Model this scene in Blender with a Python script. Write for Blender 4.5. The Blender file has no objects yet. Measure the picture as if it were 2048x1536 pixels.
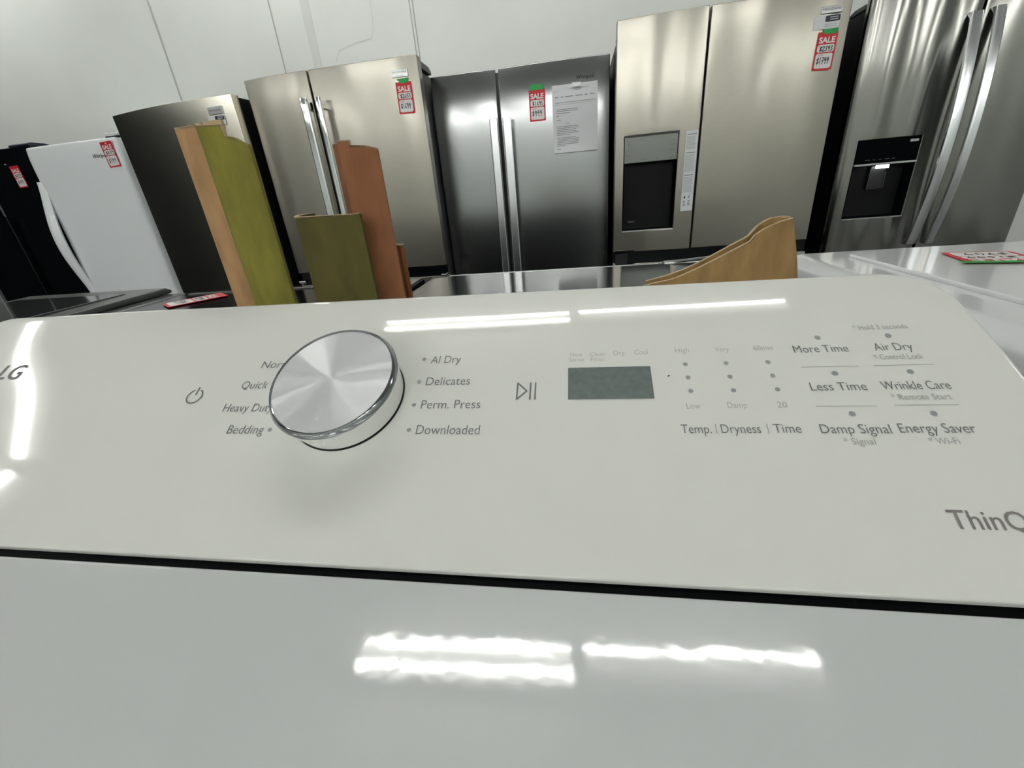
import bpy, bmesh, math, random
from mathutils import Matrix, Vector
random.seed(7)
C = bpy.context.scene.collection
SC = bpy.context.scene
PI = math.pi

# ------------------------------------------------------------------ camera, world, exposure
CAM_Z = 1.19
cam_d = bpy.data.cameras.new('camera')
cam = bpy.data.objects.new('camera', cam_d); C.objects.link(cam)
cam_d.sensor_width = 36.0; cam_d.lens = 36.0 * 851.5 / 2048; cam_d.clip_start = 0.01
R0 = Vector((0.98703, 0.13814, -0.08178)); R1 = Vector((-0.01589, -0.42286, -0.90606)); R2 = Vector((-0.15974, 0.89561, -0.41518))
M = Matrix.Identity(4)
for i in range(3):
    M[i][0] = R0[i]; M[i][1] = -R1[i]; M[i][2] = -R2[i]
M.translation = (0, 0, CAM_Z)
cam.matrix_world = M
SC.camera = cam
wd = bpy.data.worlds.new('world'); SC.world = wd; wd.use_nodes = True
wd.node_tree.nodes['Background'].inputs[0].default_value = (.8, .87, .84, 1)
wd.node_tree.nodes['Background'].inputs[1].default_value = 0.05
SC.view_settings.view_transform = 'Standard'; SC.view_settings.look = 'None'
SC.view_settings.exposure = 0.17; SC.view_settings.gamma = 1.0; SC.view_settings.use_curve_mapping = False
TUBE_POWER = 26.0

# ------------------------------------------------------------------ materials
def mat(name, col, rough=.5, metal=0.0, spec=.5, coat=0.0, emit=None, es=1.0, aniso=0.0, trans=0.0):
    m = bpy.data.materials.new(name); m.use_nodes = True
    b = m.node_tree.nodes['Principled BSDF']
    b.inputs['Base Color'].default_value = (*col, 1); b.inputs['Roughness'].default_value = rough
    b.inputs['Metallic'].default_value = metal; b.inputs['Specular IOR Level'].default_value = spec
    b.inputs['Coat Weight'].default_value = coat; b.inputs['Coat Roughness'].default_value = .05
    b.inputs['Anisotropic'].default_value = aniso
    b.inputs['Transmission Weight'].default_value = trans
    if emit:
        b.inputs['Emission Color'].default_value = (*emit, 1); b.inputs['Emission Strength'].default_value = es
    return m
def nodes(m): return m.node_tree.nodes, m.node_tree.links, m.node_tree.nodes['Principled BSDF']
def add_noise(m, scale, amount, kind='color', stretch=(1, 1, 1), detail=3.0, dist=.001, coord='Object'):
    """kind: color (multiplies the base colour), rough (adds to roughness) or bump."""
    n, l, b = nodes(m)
    tc = n.new('ShaderNodeTexCoord'); mp = n.new('ShaderNodeMapping'); nz = n.new('ShaderNodeTexNoise')
    mp.inputs['Scale'].default_value = stretch
    nz.inputs['Scale'].default_value = scale; nz.inputs['Detail'].default_value = detail
    l.new(tc.outputs[coord], mp.inputs['Vector']); l.new(mp.outputs['Vector'], nz.inputs['Vector'])
    if kind == 'bump':
        bp = n.new('ShaderNodeBump'); bp.inputs['Strength'].default_value = amount; bp.inputs['Distance'].default_value = dist
        l.new(nz.outputs['Fac'], bp.inputs['Height'])
        if b.inputs['Normal'].is_linked: l.new(b.inputs['Normal'].links[0].from_socket, bp.inputs['Normal'])
        l.new(bp.outputs['Normal'], b.inputs['Normal'])
        if b.inputs['Coat Weight'].default_value > 0: l.new(bp.outputs['Normal'], b.inputs['Coat Normal'])
    else:
        mr = n.new('ShaderNodeMapRange'); mr.inputs['From Min'].default_value = .3; mr.inputs['From Max'].default_value = .7
        l.new(nz.outputs['Fac'], mr.inputs['Value'])
        if kind == 'rough':
            r = b.inputs['Roughness'].default_value
            mr.inputs['To Min'].default_value = r - amount; mr.inputs['To Max'].default_value = r + amount
            l.new(mr.outputs['Result'], b.inputs['Roughness'])
        else:
            mr.inputs['To Min'].default_value = 1 - amount; mr.inputs['To Max'].default_value = 1 + amount
            c = b.inputs['Base Color'].default_value
            mx = n.new('ShaderNodeVectorMath'); mx.operation = 'SCALE'; mx.inputs[0].default_value = c[:3]
            l.new(mr.outputs['Result'], mx.inputs['Scale']); l.new(mx.outputs['Vector'], b.inputs['Base Color'])
    return m
def steel(name, col, rough, aniso=.55, grain=.10, metal=1.0, coat=0.0):
    m = mat(name, col, rough, metal, aniso=aniso, coat=coat); m.node_tree.nodes['Principled BSDF'].inputs['Coat Roughness'].default_value = .11
    n, l, b = nodes(m)
    tg = n.new('ShaderNodeTangent'); tg.direction_type = 'RADIAL'; tg.axis = 'Z'
    l.new(tg.outputs['Tangent'], b.inputs['Tangent'])
    add_noise(m, 1100, grain * .25, 'color', (.02, 1, 1), 0)
    return m

ENAMEL = mat('white_enamel', (.66, .69, .69), .5, spec=0, coat=1.0)
add_noise(ENAMEL, 150, .05, 'bump', dist=.0006, detail=1)
PANEL = mat('white_panel_plastic', (.86, .872, .835), .5, spec=0, coat=1.0)
add_noise(PANEL, 9, .10, 'bump', dist=.0035, detail=0)
WHITE_GLOSS = mat('white_gloss_metal', (.80, .82, .83), .12, coat=.6)
WHITE_DOOR = mat('white_fridge_door', (.90, .94, .97), .3, spec=.2, coat=.6)
INK = mat('grey_ink', (.17, .175, .18), .5)
INK_PALE = mat('pale_grey_ink', (.42, .43, .43), .5)
INK_DOT = mat('dot_grey_ink', (.32, .35, .355), .5)
LCD = mat('grey_display_glass', (.17, .20, .195), .15, spec=.5)
add_noise(LCD, 300, .12, 'color')
RIM = mat('chrome_dark_reflection', (.34, .36, .37), .06, 1.0)  # chrome darkened, standing in for a dark reflection from the camera side
CHROME = mat('chrome', (.80, .82, .83), .05, 1.0)
SPUN = mat('spun_aluminium', (.95, .96, .985), .5, .12)
def _spun():
    n, l, b = nodes(SPUN); tg = n.new('ShaderNodeTangent'); tg.direction_type = 'RADIAL'; tg.axis = 'Z'
    g = n.new('ShaderNodeBsdfAnisotropic'); g.inputs['Color'].default_value = (.95, .955, .97, 1); g.inputs['Roughness'].default_value = .14
    g.inputs['Anisotropy'].default_value = .97; g.inputs['Rotation'].default_value = .25
    l.new(tg.outputs['Tangent'], g.inputs['Tangent'])
    mx = n.new('ShaderNodeMixShader'); mx.inputs[0].default_value = .35
    l.new(b.outputs['BSDF'], mx.inputs[1]); l.new(g.outputs['BSDF'], mx.inputs[2]); l.new(mx.outputs['Shader'], n['Material Output'].inputs['Surface'])
_spun()
STEEL_WARM = steel('warm_brushed_steel', (.33, .316, .275), .34, .5, metal=.88)
def sharpen(m, col, rough, fac):      # a second, tighter metal lobe: brushed steel still shows soft lamp streaks
    n, l, b = nodes(m); g = n.new('ShaderNodeBsdfAnisotropic'); g.inputs['Color'].default_value = (*col, 1); g.inputs['Roughness'].default_value = rough
    mx = n.new('ShaderNodeMixShader'); mx.inputs[0].default_value = fac
    l.new(b.outputs['BSDF'], mx.inputs[1]); l.new(g.outputs['BSDF'], mx.inputs[2]); l.new(mx.outputs['Shader'], n['Material Output'].inputs['Surface'])
sharpen(STEEL_WARM, (.41, .392, .35), .16, .24)
STEEL_CURVED = steel('satin_curved_steel', (.62, .60, .53), .22, .4, grain=0)
STEEL_COOL = steel('cool_brushed_steel', (.40, .415, .42), .22, .6, grain=0)
STEEL_DARK = steel('dark_brushed_steel', (.25, .25, .235), .16, .6, grain=0)
STEEL_HANDLE = steel('satin_handle_steel', (.86, .88, .91), .24, .3)
BLACK = mat('black_plastic', (.008, .009, .010), .35)
BLACK_GLOSS = mat('black_gloss', (.004, .005, .006), .10, spec=.3)
BLACK_DEEP = mat('deep_black_recess', (.0012, .002, .0026), .5, spec=.03)
BLACK_BODY = mat('black_cabinet', (.005, .006, .006), .5, spec=.15)
GREY_BODY = mat('dark_grey_cabinet', (.05, .052, .052), .45)
GREY_GLASS = mat('smoked_glass_lid', (.030, .034, .034), .08, spec=.3)
GREY_TOP = mat('graphite_top', (.075, .08, .08), .25, spec=.3)
SILVER = mat('silver_plastic', (.50, .52, .52), .25, .6)
GREY_PANEL = mat('grey_control_panel', (.20, .22, .205), .25, .5)
RED = mat('red_card', (.55, .012, .022), .45)
GREEN = mat('green_tape', (.006, .30, .05), .45)
PAPER = mat('white_paper', (.72, .75, .77), .7)
CARD_WHITE = mat('white_card', (.80, .80, .80), .5)
MARKER = mat('black_marker', (.012, .012, .014), .6)
LINE_GREY = mat('grey_print', (.25, .26, .28), .7)
LINE_PALE = mat('pale_grey_print', (.45, .47, .49), .7)
NAVY = mat('navy_print', (.008, .012, .03), .4)
WHITE_INK = mat('white_ink', (.85, .85, .85), .5)
RED_INK = mat('red_ink', (.5, .05, .07), .6)
TAN = add_noise(mat('tan_cardboard', (.42, .25, .118), .85), 90, .16, 'color', (1, 1, .35))
OLIVE = add_noise(mat('olive_cardboard', (.215, .195, .030), .85), 90, .16, 'color', (1, 1, .35))
DARK_OLIVE = add_noise(mat('dark_olive_cardboard', (.088, .076, .016), .85), 60, .22, 'color', (1, 1, .35))
TERRA = add_noise(mat('reddish_brown_cardboard', (.27, .108, .046), .85), 90, .13, 'color', (1, 1, .35))
KRAFT = add_noise(mat('kraft_cardboard', (.31, .195, .075), .85), 45, .25, 'color', (1.6, 1, .5))
KRAFT_EDGE = mat('cardboard_torn_edge', (.52, .40, .25), .9)
WALL = add_noise(mat('white_wall_paint', (.765, .80, .775), .6), 2.2, .035, 'color')
WALL_DARK = add_noise(mat('added_dark_wall', (.004, .005, .005), .8, spec=.1), 3, .1, 'color')  # near-black, for the added wall mirrored in the curved steel door
CEIL = add_noise(mat('white_ceiling', (.78, .79, .77), .9), 3, .04, 'color')
FLOOR = add_noise(mat('grey_vinyl_floor', (.075, .075, .072), .4), 3, .15, 'color')
SEAM = mat('wall_seam_groove', (.42, .44, .43), .8)  # grey line for the grooves between wall panels
STRIP = mat('wall_cover_strip', (.66, .69, .67), .6)
HOUSING = mat('white_light_housing', (.80, .80, .78), .5)
TUBE = mat('lit_fluorescent_tube', (.9, .9, .9), .4, emit=(1.0, .995, .955), es=TUBE_POWER)
TUBE_OFF = mat('dim_fluorescent_tube', (.85, .85, .83), .4, emit=(1.0, .97, .95), es=.8)
LAMP = mat('lit_dispenser_lamp', (.9, .9, .9), .4, emit=(1, 1, 1), es=6)

# ------------------------------------------------------------------ mesh helpers
class MB:
    def __init__(s): s.v = []; s.f = []
    def add(s, vs, fs):
        o = len(s.v); s.v += [tuple(p) for p in vs]; s.f += [tuple(i + o for i in f) for f in fs]; return s
    def box(s, x0, x1, y0, y1, z0, z1):
        return s.add([(x0,y0,z0),(x1,y0,z0),(x1,y1,z0),(x0,y1,z0),(x0,y0,z1),(x1,y0,z1),(x1,y1,z1),(x0,y1,z1)],
                     [(3,2,1,0),(4,5,6,7),(0,1,5,4),(1,2,6,5),(2,3,7,6),(3,0,4,7)])
    def prism(s, poly, a, b, axis='z'):
        n = len(poly)
        def p(q, t): return {'z': (q[0],q[1],t), 'x': (t,q[0],q[1]), 'y': (q[0],t,q[1])}[axis]
        return s.add([p(q,a) for q in poly] + [p(q,b) for q in poly],
                     [tuple(range(n-1,-1,-1)), tuple(range(n,2*n))] + [(i,(i+1)%n,n+(i+1)%n,n+i) for i in range(n)])
    def tube(s, p0, p1, r, n=12):
        p0 = Vector(p0); p1 = Vector(p1); d = (p1-p0).normalized()
        u = d.orthogonal().normalized(); w = d.cross(u)
        ring = [math.cos(2*PI*i/n)*u*r + math.sin(2*PI*i/n)*w*r for i in range(n)]
        return s.add([p0+q for q in ring]+[p1+q for q in ring],
                     [tuple(range(n-1,-1,-1)), tuple(range(n,2*n))]+[(i,(i+1)%n,n+(i+1)%n,n+i) for i in range(n)])
    def lathe(s, prof, n=72):   # prof: list of (r, z); closed by caps where r == 0
        o = []
        for r, z in prof: o += [(r*math.cos(2*PI*i/n), r*math.sin(2*PI*i/n), z) for i in range(n)]
        f = [(k*n+i, k*n+(i+1)%n, (k+1)*n+(i+1)%n, (k+1)*n+i) for k in range(len(prof)-1) for i in range(n)]
        return s.add(o, f)
    def build(s, name, m, parent=None, bevel=0, seg=2, smooth=30, loc=None):
        me = bpy.data.meshes.new(name); me.from_pydata(s.v, [], s.f); me.update()
        if bevel or True:
            bm = bmesh.new(); bm.from_mesh(me)
            bmesh.ops.remove_doubles(bm, verts=bm.verts, dist=1e-6)
            bmesh.ops.recalc_face_normals(bm, faces=bm.faces)
            if bevel:
                es = [e for e in bm.edges if len(e.link_faces) == 2 and e.calc_face_angle() > .6]
                bmesh.ops.bevel(bm, geom=es, offset=bevel, segments=seg, profile=.5, affect='EDGES', clamp_overlap=True)
            bm.to_mesh(me); bm.free()
        for p in me.polygons: p.use_smooth = True
        me.set_sharp_from_angle(angle=math.radians(smooth))
        me.materials.append(m)
        o = bpy.data.objects.new(name, me); C.objects.link(o)
        if bevel: wn = o.modifiers.new('weighted_normal', 'WEIGHTED_NORMAL'); wn.keep_sharp = True; wn.weight = 100
        if parent: o.parent = parent
        if loc: o.location = loc
        return o
def thing(name, label, cat, loc=(0,0,0), rotz=0, group=None):
    o = bpy.data.objects.new(name, None); C.objects.link(o); o.empty_display_size = .05
    o.location = loc; o.rotation_euler = (0,0,rotz); o['label'] = label; o['category'] = cat
    if group: o['group'] = group
    return o
def tag(o, label, cat, group=None):
    o['label'] = label; o['category'] = cat
    if group: o['group'] = group
    return o
def struct(o): o['kind'] = 'structure'; return o

def text_mesh(s, weight=0.0, shear=0.0):
    """flat triangulated lettering, returned as (verts 2D with x from 0, faces, width, cap height)"""
    cu = bpy.data.curves.new('tmp', 'FONT'); cu.body = s; cu.size = 1.0; cu.offset = weight; cu.shear = shear
    cu.resolution_u = 3; cu.fill_mode = 'FRONT'
    o = bpy.data.objects.new('tmp', cu); C.objects.link(o)
    dg = bpy.context.evaluated_depsgraph_get()
    me = bpy.data.meshes.new_from_object(o.evaluated_get(dg))
    vs = [(v.co.x, v.co.y) for v in me.vertices]; fs = [tuple(p.vertices) for p in me.polygons]
    bpy.data.objects.remove(o); bpy.data.curves.remove(cu); bpy.data.meshes.remove(me)
    x0 = min(v[0] for v in vs); x1 = max(v[0] for v in vs)
    return [(x-x0, y) for x, y in vs], fs, x1-x0
CAP = .729
GL = {'$': [[(.55,.75),(.3,.85),(.08,.7),(.3,.5),(.52,.3),(.3,.12),(.02,.25)],[(.36,1.0),(.2,-.05)]],
 '1': [[(.3,1),(.22,0)]], '2': [[(.05,.8),(.3,1),(.5,.8),(.3,.4),(0,.02),(.55,.05)]],
 '3': [[(.08,.95),(.45,.95),(.2,.6),(.45,.4),(.3,.05),(0,.1)]], '5': [[(.55,.95),(.15,.95),(.1,.55),(.42,.5),(.42,.15),(.05,.02)]],
 '6': [[(.45,1),(.12,.5),(.1,.15),(.35,.02),(.45,.3),(.12,.38)]], '7': [[(.03,.95),(.5,.95),(.2,0)],[(.12,.5),(.45,.5)]],
 '9': [[(.45,.75),(.25,1),(.06,.75),(.2,.5),(.45,.72),(.4,.4),(.3,-.02)]], '4': [[(.2,1),(.05,.45),(.5,.45)],[(.42,.8),(.36,0)]],
 '8': [[(.3,.5),(.1,.8),(.3,1),(.45,.8),(.1,.2),(.3,0),(.48,.25),(.3,.5)]], '0': [[(.3,1),(.08,.6),(.2,0),(.45,.4),(.3,1)]]}
def ribbon2d(pts, w):
    vs = []; fs = []
    for a, b in zip(pts[:-1], pts[1:]):
        dx, dy = b[0]-a[0], b[1]-a[1]; L = math.hypot(dx, dy) or 1; nx, ny = -dy/L*w/2, dx/L*w/2
        ex, ey = dx/L*w*.3, dy/L*w*.3
        k = len(vs)
        vs += [(a[0]-ex+nx,a[1]-ey+ny),(a[0]-ex-nx,a[1]-ey-ny),(b[0]+ex-nx,b[1]+ey-ny),(b[0]+ex+nx,b[1]+ey+ny)]
        fs.append((k,k+1,k+2,k+3))
    return vs, fs
def handwriting(s, x0, x1, z0, h, w):
    adv = .66; tot = adv*len(s)-.1; vs = []; fs = []
    for i, ch in enumerate(s):
        for st in GL[ch]:
            pts = [(x0+(x1-x0)*(i*adv+p[0])/tot, z0+h*p[1]) for p in st]
            a, b = ribbon2d(pts, w); k = len(vs); vs += a; fs += [tuple(q+k for q in f) for f in b]
    return vs, fs

# ------------------------------------------------------------------ room
WY = 3.25
def wallbox(name, m, *b): return struct(MB().box(*b).build(name, m))
XL, XR, YF, ZC = -5.2, 6.5, -11.0, 3.40
wallbox('floor', FLOOR, XL-3, XR, YF, WY+.1, -.1, 0)
wallbox('ceiling', CEIL, XL-3, XR, YF, WY+.1, ZC, ZC+.1)
wallbox('wall_back', WALL, XL-3, XR, WY, WY+.1, 0, ZC)
wallbox('wall_left_added_dark', WALL_DARK, XL-.1, XL, -1.6, WY, 0, 2.5)  # unseen, added so the curved steel fridge door reflects something dark
wallbox('wall_left_added_upper', WALL, XL-.1, XL, -1.6, WY, 2.5, ZC)  # unseen, added in white so the back wall stays bright
wallbox('wall_far_left', WALL, XL-3.1, XL-3, YF, WY, 0, ZC)
wallbox('wall_right', WALL, XR, XR+.1, YF, WY, 0, ZC)
wallbox('wall_front', WALL, XL-3, XR, YF-.1, YF, 0, ZC)
k = 1
for x, w, m in ((-2.777, .012, SEAM), (-1.93, .008, SEAM), (-1.69, .058, STRIP), (-1.005, .006, SEAM), (-.985, .006, SEAM)):
    struct(MB().box(x-w/2, x+w/2, WY-.003, WY+.001, 0, ZC).build('trim_%d' % k, m)); k += 1
vs, fs = ribbon2d([(-1.56,2.04),(-1.52,2.10),(-1.40,2.125),(-1.29,2.135),(-1.262,2.18),(-1.245,2.40)], .006)
struct(MB().add([(x, WY-.001, z) for x, z in vs], fs).build('trim_%d' % k, STRIP))

# ------------------------------------------------------------------ ceiling lights (two-tube fluorescent fittings)
ZT = 3.26
def light_fitting(x, y, rz, label, group=None, dim_first=False, dim_second=False):
    t = thing('ceiling_light', label, 'light', (x, y, ZT), rz, group)
    MB().prism([(-.11,.08),(.11,.08),(.11,.045),(.05,.03),(.0,.06),(-.05,.03),(-.11,.045)], -.61, .61, 'x').build('housing', HOUSING, t)
    MB().box(-.61, -.602, -.10, .10, -.02, .08).build('end_cap', HOUSING, t); MB().box(.602, .61, -.10, .10, -.02, .08).build('end_cap', HOUSING, t)
    for sy, dim in ((-.068, dim_first), (.068, dim_second)):
        MB().tube((-.602, sy, 0), (.602, sy, 0), .021, 10).build('tube', TUBE_OFF if dim else TUBE, t)
    for hx_ in (-.4, .4): MB().tube((hx_,0,.05), (hx_,0,ZC-ZT), .008, 8).build('hanger', HOUSING, t)
    return t
light_fitting(-.675, 1.465, .044, 'two-tube ceiling light reflected as two bright bars at the left of the white dryer top')
light_fitting(.595, 1.525, .044, 'ceiling light with one dim tube reflected at the right of the white dryer top', dim_first=True)
G = 'ceiling lights over the left aisle'
light_fitting(-3.80, .52, PI/2, 'ceiling light reflected as a tall stripe at the left end of the console', G, dim_first=True)
light_fitting(-4.28, -.66, PI/4, 'ceiling light reflected as a short slanted streak on the lower left console', G, dim_first=True)  # diagonal angle made up so the reflected streak slants
G = 'ceiling lights out in the showroom'
L_ = 'unseen white two-tube ceiling light hanging over the showroom behind the camera'
for lx in (-6.2, -3.2, -.6, 2.0, 5.6):  # unseen rows set from fridge reflections, with extra fittings added to brighten the rear
    for ly in (-3.5, -5.6, -7.4, -9.2):
        light_fitting(lx, ly, 0, L_, G)
light_fitting(-4.1, 2.55, 0, 'unseen ceiling light added to brighten the back wall above the white and dark fridges', dim_first=True)  # made-up fitting, fill light for the left back wall and white fridge
light_fitting(-1.9, 2.68, 0, 'unseen ceiling light added to brighten the back wall above the fridge with chrome handles', dim_first=True)  # second made-up fitting, lifts the back wall left of centre
light_fitting(4.4, 1.5, 0, 'two-tube ceiling light hanging beyond the right end of the fridge row')

# ------------------------------------------------------------------ the dryer
DX0, DX1 = -.480, .205
A0 = math.radians(30.3); SEAM_Y, SEAM_Z = .125, CAM_Z-.1476
S1 = .088
def ease(x): t = min(1, max(0, (x+.42)/.14)); return t*t*(3-2*t)
def curv(x): return .45+(2.2-.45)*ease(x)      # the console is flatter towards its left end
def stop(x): return .1755+(.186-.1755)*ease(x)
STOP = .186
def panel_pt(x, s, h=0.0):
    """point on the convex console front: s metres up the slope from the seam, h off the surface"""
    y, z, a = SEAM_Y, SEAM_Z, A0
    lo = .045; n = 24
    if s <= S1 and s >= lo:
        y += s*math.cos(A0); z += s*math.sin(A0)
    elif s > S1:
        y += S1*math.cos(A0); z += S1*math.sin(A0); d = (s-S1)/n; CURV = curv(x)
        for i in range(n):
            a = A0 - CURV*((i+.5)*d); y += d*math.cos(a); z += d*math.sin(a)
        a = A0 - CURV*(s-S1)
    else:
        y += lo*math.cos(A0); z += lo*math.sin(A0); d = (lo-s)/n; kk = 2.0
        for i in range(n):
            a = A0 + kk*((i+.5)*d); y -= d*math.cos(a); z -= d*math.sin(a)
        a = A0 + kk*(lo-s)
    return Vector((x, y - h*math.sin(a), z + h*math.cos(a))), Vector((0, -math.sin(a), math.cos(a))), Vector((0, math.cos(a), math.sin(a)))
def surf_s(s, x=0): return s + (.9*curv(x)*(s-S1)**2/2 if s > S1 else 0)

dryer = thing('clothes_dryer', 'white clothes dryer in the foreground with large round dial and printed control console', 'dryer', ((DX0+DX1)/2, -.06, 0))
DO = Vector(dryer.location)
def dl(v): return tuple(Vector(v) - DO)
def dmb(mb):  # world verts to dryer-local
    mb.v = [dl(p) for p in mb.v]; return mb
# console shell
NX, NS = 60, 40
rc = .026; e = .0045
g = []
ix0, ix1 = DX0+e, DX1-e
smin0 = .0026
xs = []
for i in range(NX+1):
    t = i/NX; xs.append(ix0+(ix1-ix0)*(t if .12 < t < .88 else t))
xs = sorted(set([ix0 + rc*(1-math.cos(q*PI/2/8)) for q in range(9)] + [ix1 - rc*(1-math.cos(q*PI/2/8)) for q in range(9)] + [x for x in xs if ix0+rc < x < ix1-rc]))
mb = MB(); rows = []; tang = []
for j in range(NS+1):
    row = []
    for x in xs:
        dxe = min(x-ix0, ix1-x); smax0 = stop(x)-e; top = smax0
        if dxe < rc: top = smax0 - (rc - math.sqrt(max(0, rc*rc-(rc-dxe)**2)))
        s = smin0 + (top-smin0)*j/NS
        p, nn, tt = panel_pt(x, s); row.append(len(mb.v)); mb.v.append(tuple(p))
    rows.append(row)
nx = len(xs)
for j in range(NS):
    for i in range(nx-1): mb.f.append((rows[j][i], rows[j][i+1], rows[j+1][i+1], rows[j+1][i]))
loop = [rows[0][i] for i in range(nx)] + [rows[j][nx-1] for j in range(1, NS+1)] + [rows[NS][i] for i in range(nx-2, -1, -1)] + [rows[j][0] for j in range(NS-1, 0, -1)]
# rolled rim: grow outwards while dropping along the surface normal
P = [Vector(mb.v[i]) for i in loop]; m_ = len(P)
NRM = []; OUT = []
for q in range(m_):
    x = P[q].x; ylo, yhi = 0.0, STOP
    for _ in range(24):
        mid = (ylo+yhi)/2
        if panel_pt(x, mid)[0].y < P[q].y: ylo = mid
        else: yhi = mid
    nn = panel_pt(x, ylo)[1]; d = (P[(q+1) % m_]-P[q-1]).normalized(); NRM.append(nn); OUT.append(d.cross(nn).normalized())
prev = loop
for r in range(1, 6):
    th = r/5*PI/2; cur = []
    for q in range(m_):
        ee = e if OUT[q].y > -.3 else .0014; p = P[q] + OUT[q]*ee*math.sin(th) - NRM[q]*ee*(1-math.cos(th)); cur.append(len(mb.v)); mb.v.append(tuple(p))
    for q in range(m_): mb.f.append((prev[q], cur[q], cur[(q+1) % m_], prev[(q+1) % m_]))
    prev = cur
cur = []
for q in range(m_):
    p = mb.v[prev[q]]; cur.append(len(mb.v)); mb.v.append((p[0], p[1], 1.018))
for q in range(m_): mb.f.append((prev[q], cur[q], cur[(q+1) % m_], prev[(q+1) % m_]))
dmb(mb).build('control_console', PANEL, dryer, smooth=50)
# cabinet, top panel, black strip standing in for the shade in the seam
dmb(MB().box(DX0, DX1, -.43, .300, .02, 1.016)).build('cabinet', ENAMEL, dryer, bevel=.004)
dmb(MB().box(DX0+.004, DX1-.004, .1219, .1300, 1.015, 1.0392)).build('seam_shade_strip', BLACK_DEEP, dryer)
dmb(MB().box(DX0, DX1, -.44, .1225, 1.017, SEAM_Z-.0004)).build('top_panel', ENAMEL, dryer, bevel=.003, seg=4)
dmb(MB().prism([(.19*math.cos(i*PI/24)-.1375, .50+.19*math.sin(i*PI/24)) for i in range(48)], -.462, -.431, 'y')).build('dryer_door', ENAMEL, dryer, bevel=.008)
for sx in (DX0+.05, DX1-.05):
    for sy in (-.38, .25): dmb(MB().lathe([(0,0),(.022,0),(.02,.02),(0,.02)], 16)).build('foot', BLACK, dryer).location = (sx, sy, 0)

# lettering that follows the console
def panel_letters(name, m, vs, fs, h=.00025):
    mb = MB()
    for x, s in vs: mb.v.append(tuple(panel_pt(x, surf_s(s, x), h)[0]))
    mb.f = list(fs)
    return dmb(mb).build(name, m, dryer)
def panel_text(name, s, x0, x1, s0, cap, m=INK, weight=-.012, shear=0):
    vs, fs, w = text_mesh(s, weight, shear)
    return panel_letters(name, m, [(x0+(x1-x0)*x/w, s0+cap*y/CAP) for x, y in vs], fs)
def panel_dot(x, s, r=.0012, m=INK_DOT):
    return panel_letters('indicator_dot', m, [(x+r*math.cos(i*PI/7), s+r*math.sin(i*PI/7)) for i in range(14)], [tuple(range(14))])
CY = .0059
for s, x0, x1, s0 in (('Normal', -.2008, -.1755, .1142), ('Quick Dry', -.2070, -.1752, .0986), ('Heavy Duty', -.2110, -.1781, .0822), ('Bedding', -.2006, -.1776, .0676),
                      ('AI Dry', -.0880, -.0698, .1146), ('Delicates', -.0876, -.0617, .0990), ('Perm. Press', -.0873, -.0538, .0834), ('Downloaded', -.0868, -.0522, .0676)):
    panel_text('cycle_lettering', s, x0, x1, s0, CY, weight=-.008)
for x, s in ((-.1738,.0701),(-.1735,.0859),(-.1733,.1015),(-.1728,.1179),(-.0926,.1179),(-.0920,.1015),(-.0916,.0859),(-.0910,.0702)): panel_dot(x, s)
# power symbol, start / pause symbol, maker's letters
pts = [(-.2362+.0050*math.sin(t), .0935+.0050*math.cos(t)) for t in [math.radians(28+i*304/30) for i in range(31)]]
vs, fs = ribbon2d(pts, .0009); v2, f2 = ribbon2d([(-.2362,.0948),(-.2362,.1000)], .0009)
panel_letters('power_symbol', INK, vs+v2, fs+[tuple(i+len(vs) for i in f) for f in f2])
vs, fs = [], []
for st in ([(-.0343,.0889),(-.0343,.0995),(-.0290,.0942),(-.0343,.0889)], [(-.0271,.0889),(-.0271,.0995)], [(-.0244,.0889),(-.0244,.0995)]):
    a, b = ribbon2d(st, .0008); q = len(vs); vs += a; fs += [tuple(i+q for i in f) for f in b]
panel_letters('start_pause_symbol', INK, vs, fs)
panel_text('maker_lettering', 'LG', -.4085, -.3890, .1100, .0130, INK, .012)
panel_text('series_lettering', 'ThinQ', .1425, .1690, .0272, .0078, mat('silver_lettering', (.36, .34, .34), .35, .4), .004)
# display
dv = [];
r = .0012
for cx, cs, a0 in ((.0369-r, .1091-r, 0), (-.0068+r, .1091-r, 90), (-.0068+r, .0884+r, 180), (.0369-r, .0884+r, 270)):
    for q in range(5):
        t = math.radians(a0+q*22.5); dv.append((cx+r*math.cos(t), cs+r*math.sin(t)))
sub = []; 
mb = MB()
nxs = 8
for j in range(13):
    for i in range(nxs+1): mb.v.append(tuple(panel_pt(-.0068+.0437*i/nxs, surf_s(.0884+.0207*j/12), .0003)[0]))
for j in range(12):
    for i in range(nxs): mb.f.append((j*(nxs+1)+i, j*(nxs+1)+i+1, (j+1)*(nxs+1)+i+1, (j+1)*(nxs+1)+i))
dmb(mb).build('display', LCD, dryer)
PC = .0036
for s, x0, x1, s0 in (('Flow', -.0056, .0011, .1170), ('Sense', -.0065, .0019, .1134), ('Clean', .0053, .0135, .1170), ('Filter', .0057, .0134, .1134), ('Dry', .0184, .0243, .1172), ('Cool', .0298, .0366, .1173),
                      ('High', .0513, .0585, .1179), ('Very', .0719, .0788, .1178), ('60min', .0912, .1005, .1180), ('Low', .0518, .0582, .0823), ('Damp', .0709, .0797, .0825), ('20', .0934, .0978, .0826)):
    panel_text('option_lettering', s, x0, x1, s0, PC if s not in ('Flow','Sense','Clean','Filter') else .0029, INK_PALE, -.012)
for i, x in enumerate((.0551, .0755, .0958)):
    for s in (.1099, .1013, .0929): panel_dot(x, s+.0001*i, .0012, INK_DOT)
BC = .0051
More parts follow.
